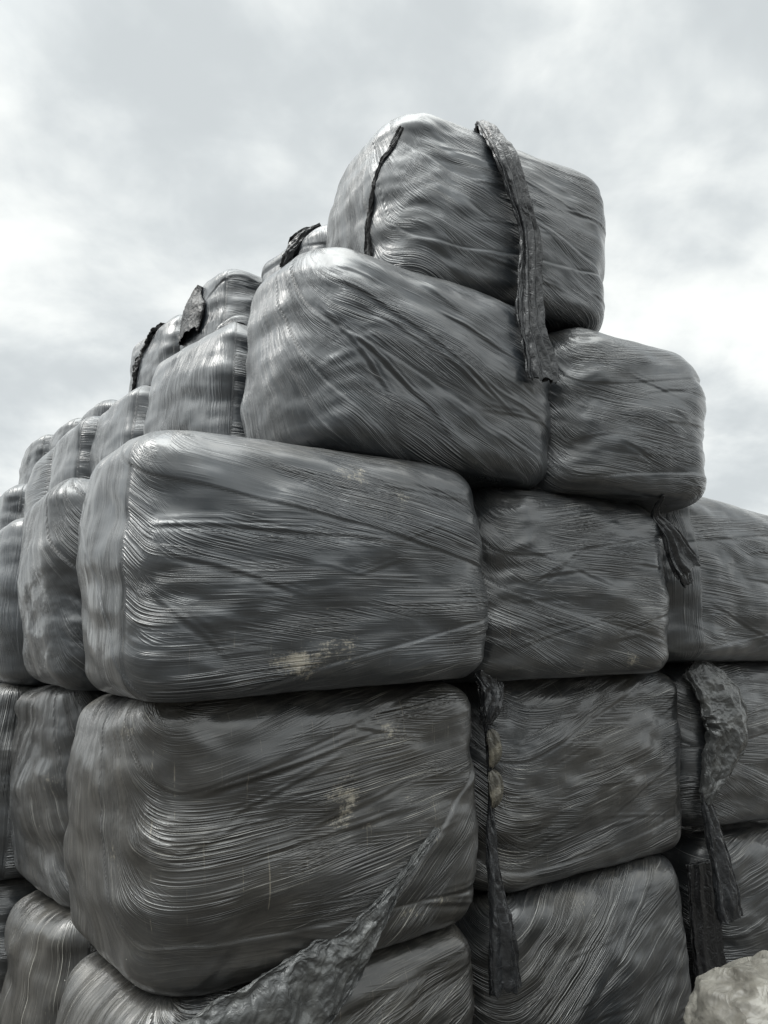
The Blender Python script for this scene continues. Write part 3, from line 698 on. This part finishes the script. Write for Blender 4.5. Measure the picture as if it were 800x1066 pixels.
lum = wmr(cl, .37, .60, .62, .97)
# an overcast sky is brightest overhead
lum = wm('MULTIPLY', lum, wmr(sx.outputs[2], .74, 1., 1., 3.6))
sd = wn('ShaderNodeVectorMath', operation='DOT_PRODUCT'); nt.links.new(tc.outputs['Generated'], sd.inputs[0])
sd.inputs[1].default_value = (math.cos(SUN_EL) * math.sin(SUN_AZ), math.cos(SUN_EL) * math.cos(SUN_AZ), math.sin(SUN_EL))
lum = wm('MULTIPLY', lum, wmr(sd.outputs['Value'], .62, .99, 1., 2.1))   # bright lobe round the sun direction, added to light up the bales
# unseen sky behind the camera, darkened low and brightened higher for contrast on the film
bk = wmr(sx.outputs[1], .15, -.35, 0., 1.)
lowb = wmr(sx.outputs[2], .02, .60, .22, 1.75)
lum = wm('MULTIPLY', lum, wm('ADD', 1., wm('MULTIPLY', bk, wm('SUBTRACT', lowb, 1.))))
rgb = wn('ShaderNodeMix', data_type='RGBA'); nt.links.new(wmr(cl, .38, .60, 0, 1), rgb.inputs[0])
rgb.inputs[6].default_value = (.93, .99, 1.01, 1); rgb.inputs[7].default_value = (.99, 1.01, .98, 1)
vm = wn('ShaderNodeVectorMath', operation='SCALE'); nt.links.new(rgb.outputs[2], vm.inputs[0]); nt.links.new(lum, vm.inputs['Scale'])
bg1 = wn('ShaderNodeBackground'); nt.links.new(sky.outputs[0], bg1.inputs[0]); bg1.inputs[1].default_value = .05
bg2 = wn('ShaderNodeBackground'); nt.links.new(vm.outputs[0], bg2.inputs[0]); bg2.inputs[1].default_value = 1.
mx = wn('ShaderNodeMixShader'); mx.inputs[0].default_value = .93
nt.links.new(bg1.outputs[0], mx.inputs[1]); nt.links.new(bg2.outputs[0], mx.inputs[2])
wo = wn('ShaderNodeOutputWorld'); nt.links.new(mx.outputs[0], wo.inputs[0])

sl = bpy.data.lights.new('sun', 'SUN'); sl.energy = 1.5; sl.angle = rad(25); sl.color = (1, .97, .92)
so = bpy.data.objects.new('sun', sl); C.objects.link(so)
dv = Vector((math.cos(SUN_EL) * math.sin(SUN_AZ), math.cos(SUN_EL) * math.cos(SUN_AZ), math.sin(SUN_EL)))
so.rotation_euler = dv.to_track_quat('Z', 'Y').to_euler(); so.location = dv * 30

# ------------------------------------------------------------------ camera
cam = bpy.data.cameras.new('camera'); co = bpy.data.objects.new('camera', cam); C.objects.link(co)
cam.sensor_fit = 'VERTICAL'; cam.sensor_height = 36; cam.lens = 36 * 800 / 1066
cam.clip_start = .05; cam.clip_end = 3000
co.location = (0, 0, 1.87); co.rotation_euler = (PI / 2 + math.atan(182 / 800), 0, 0)
sc = bpy.context.scene; sc.camera = co
sc.view_settings.view_transform = 'Standard'; sc.view_settings.look = 'None'
sc.view_settings.exposure = 0.25; sc.view_settings.gamma = 1
sc.render.engine = 'CYCLES'; sc.cycles.max_bounces = 6
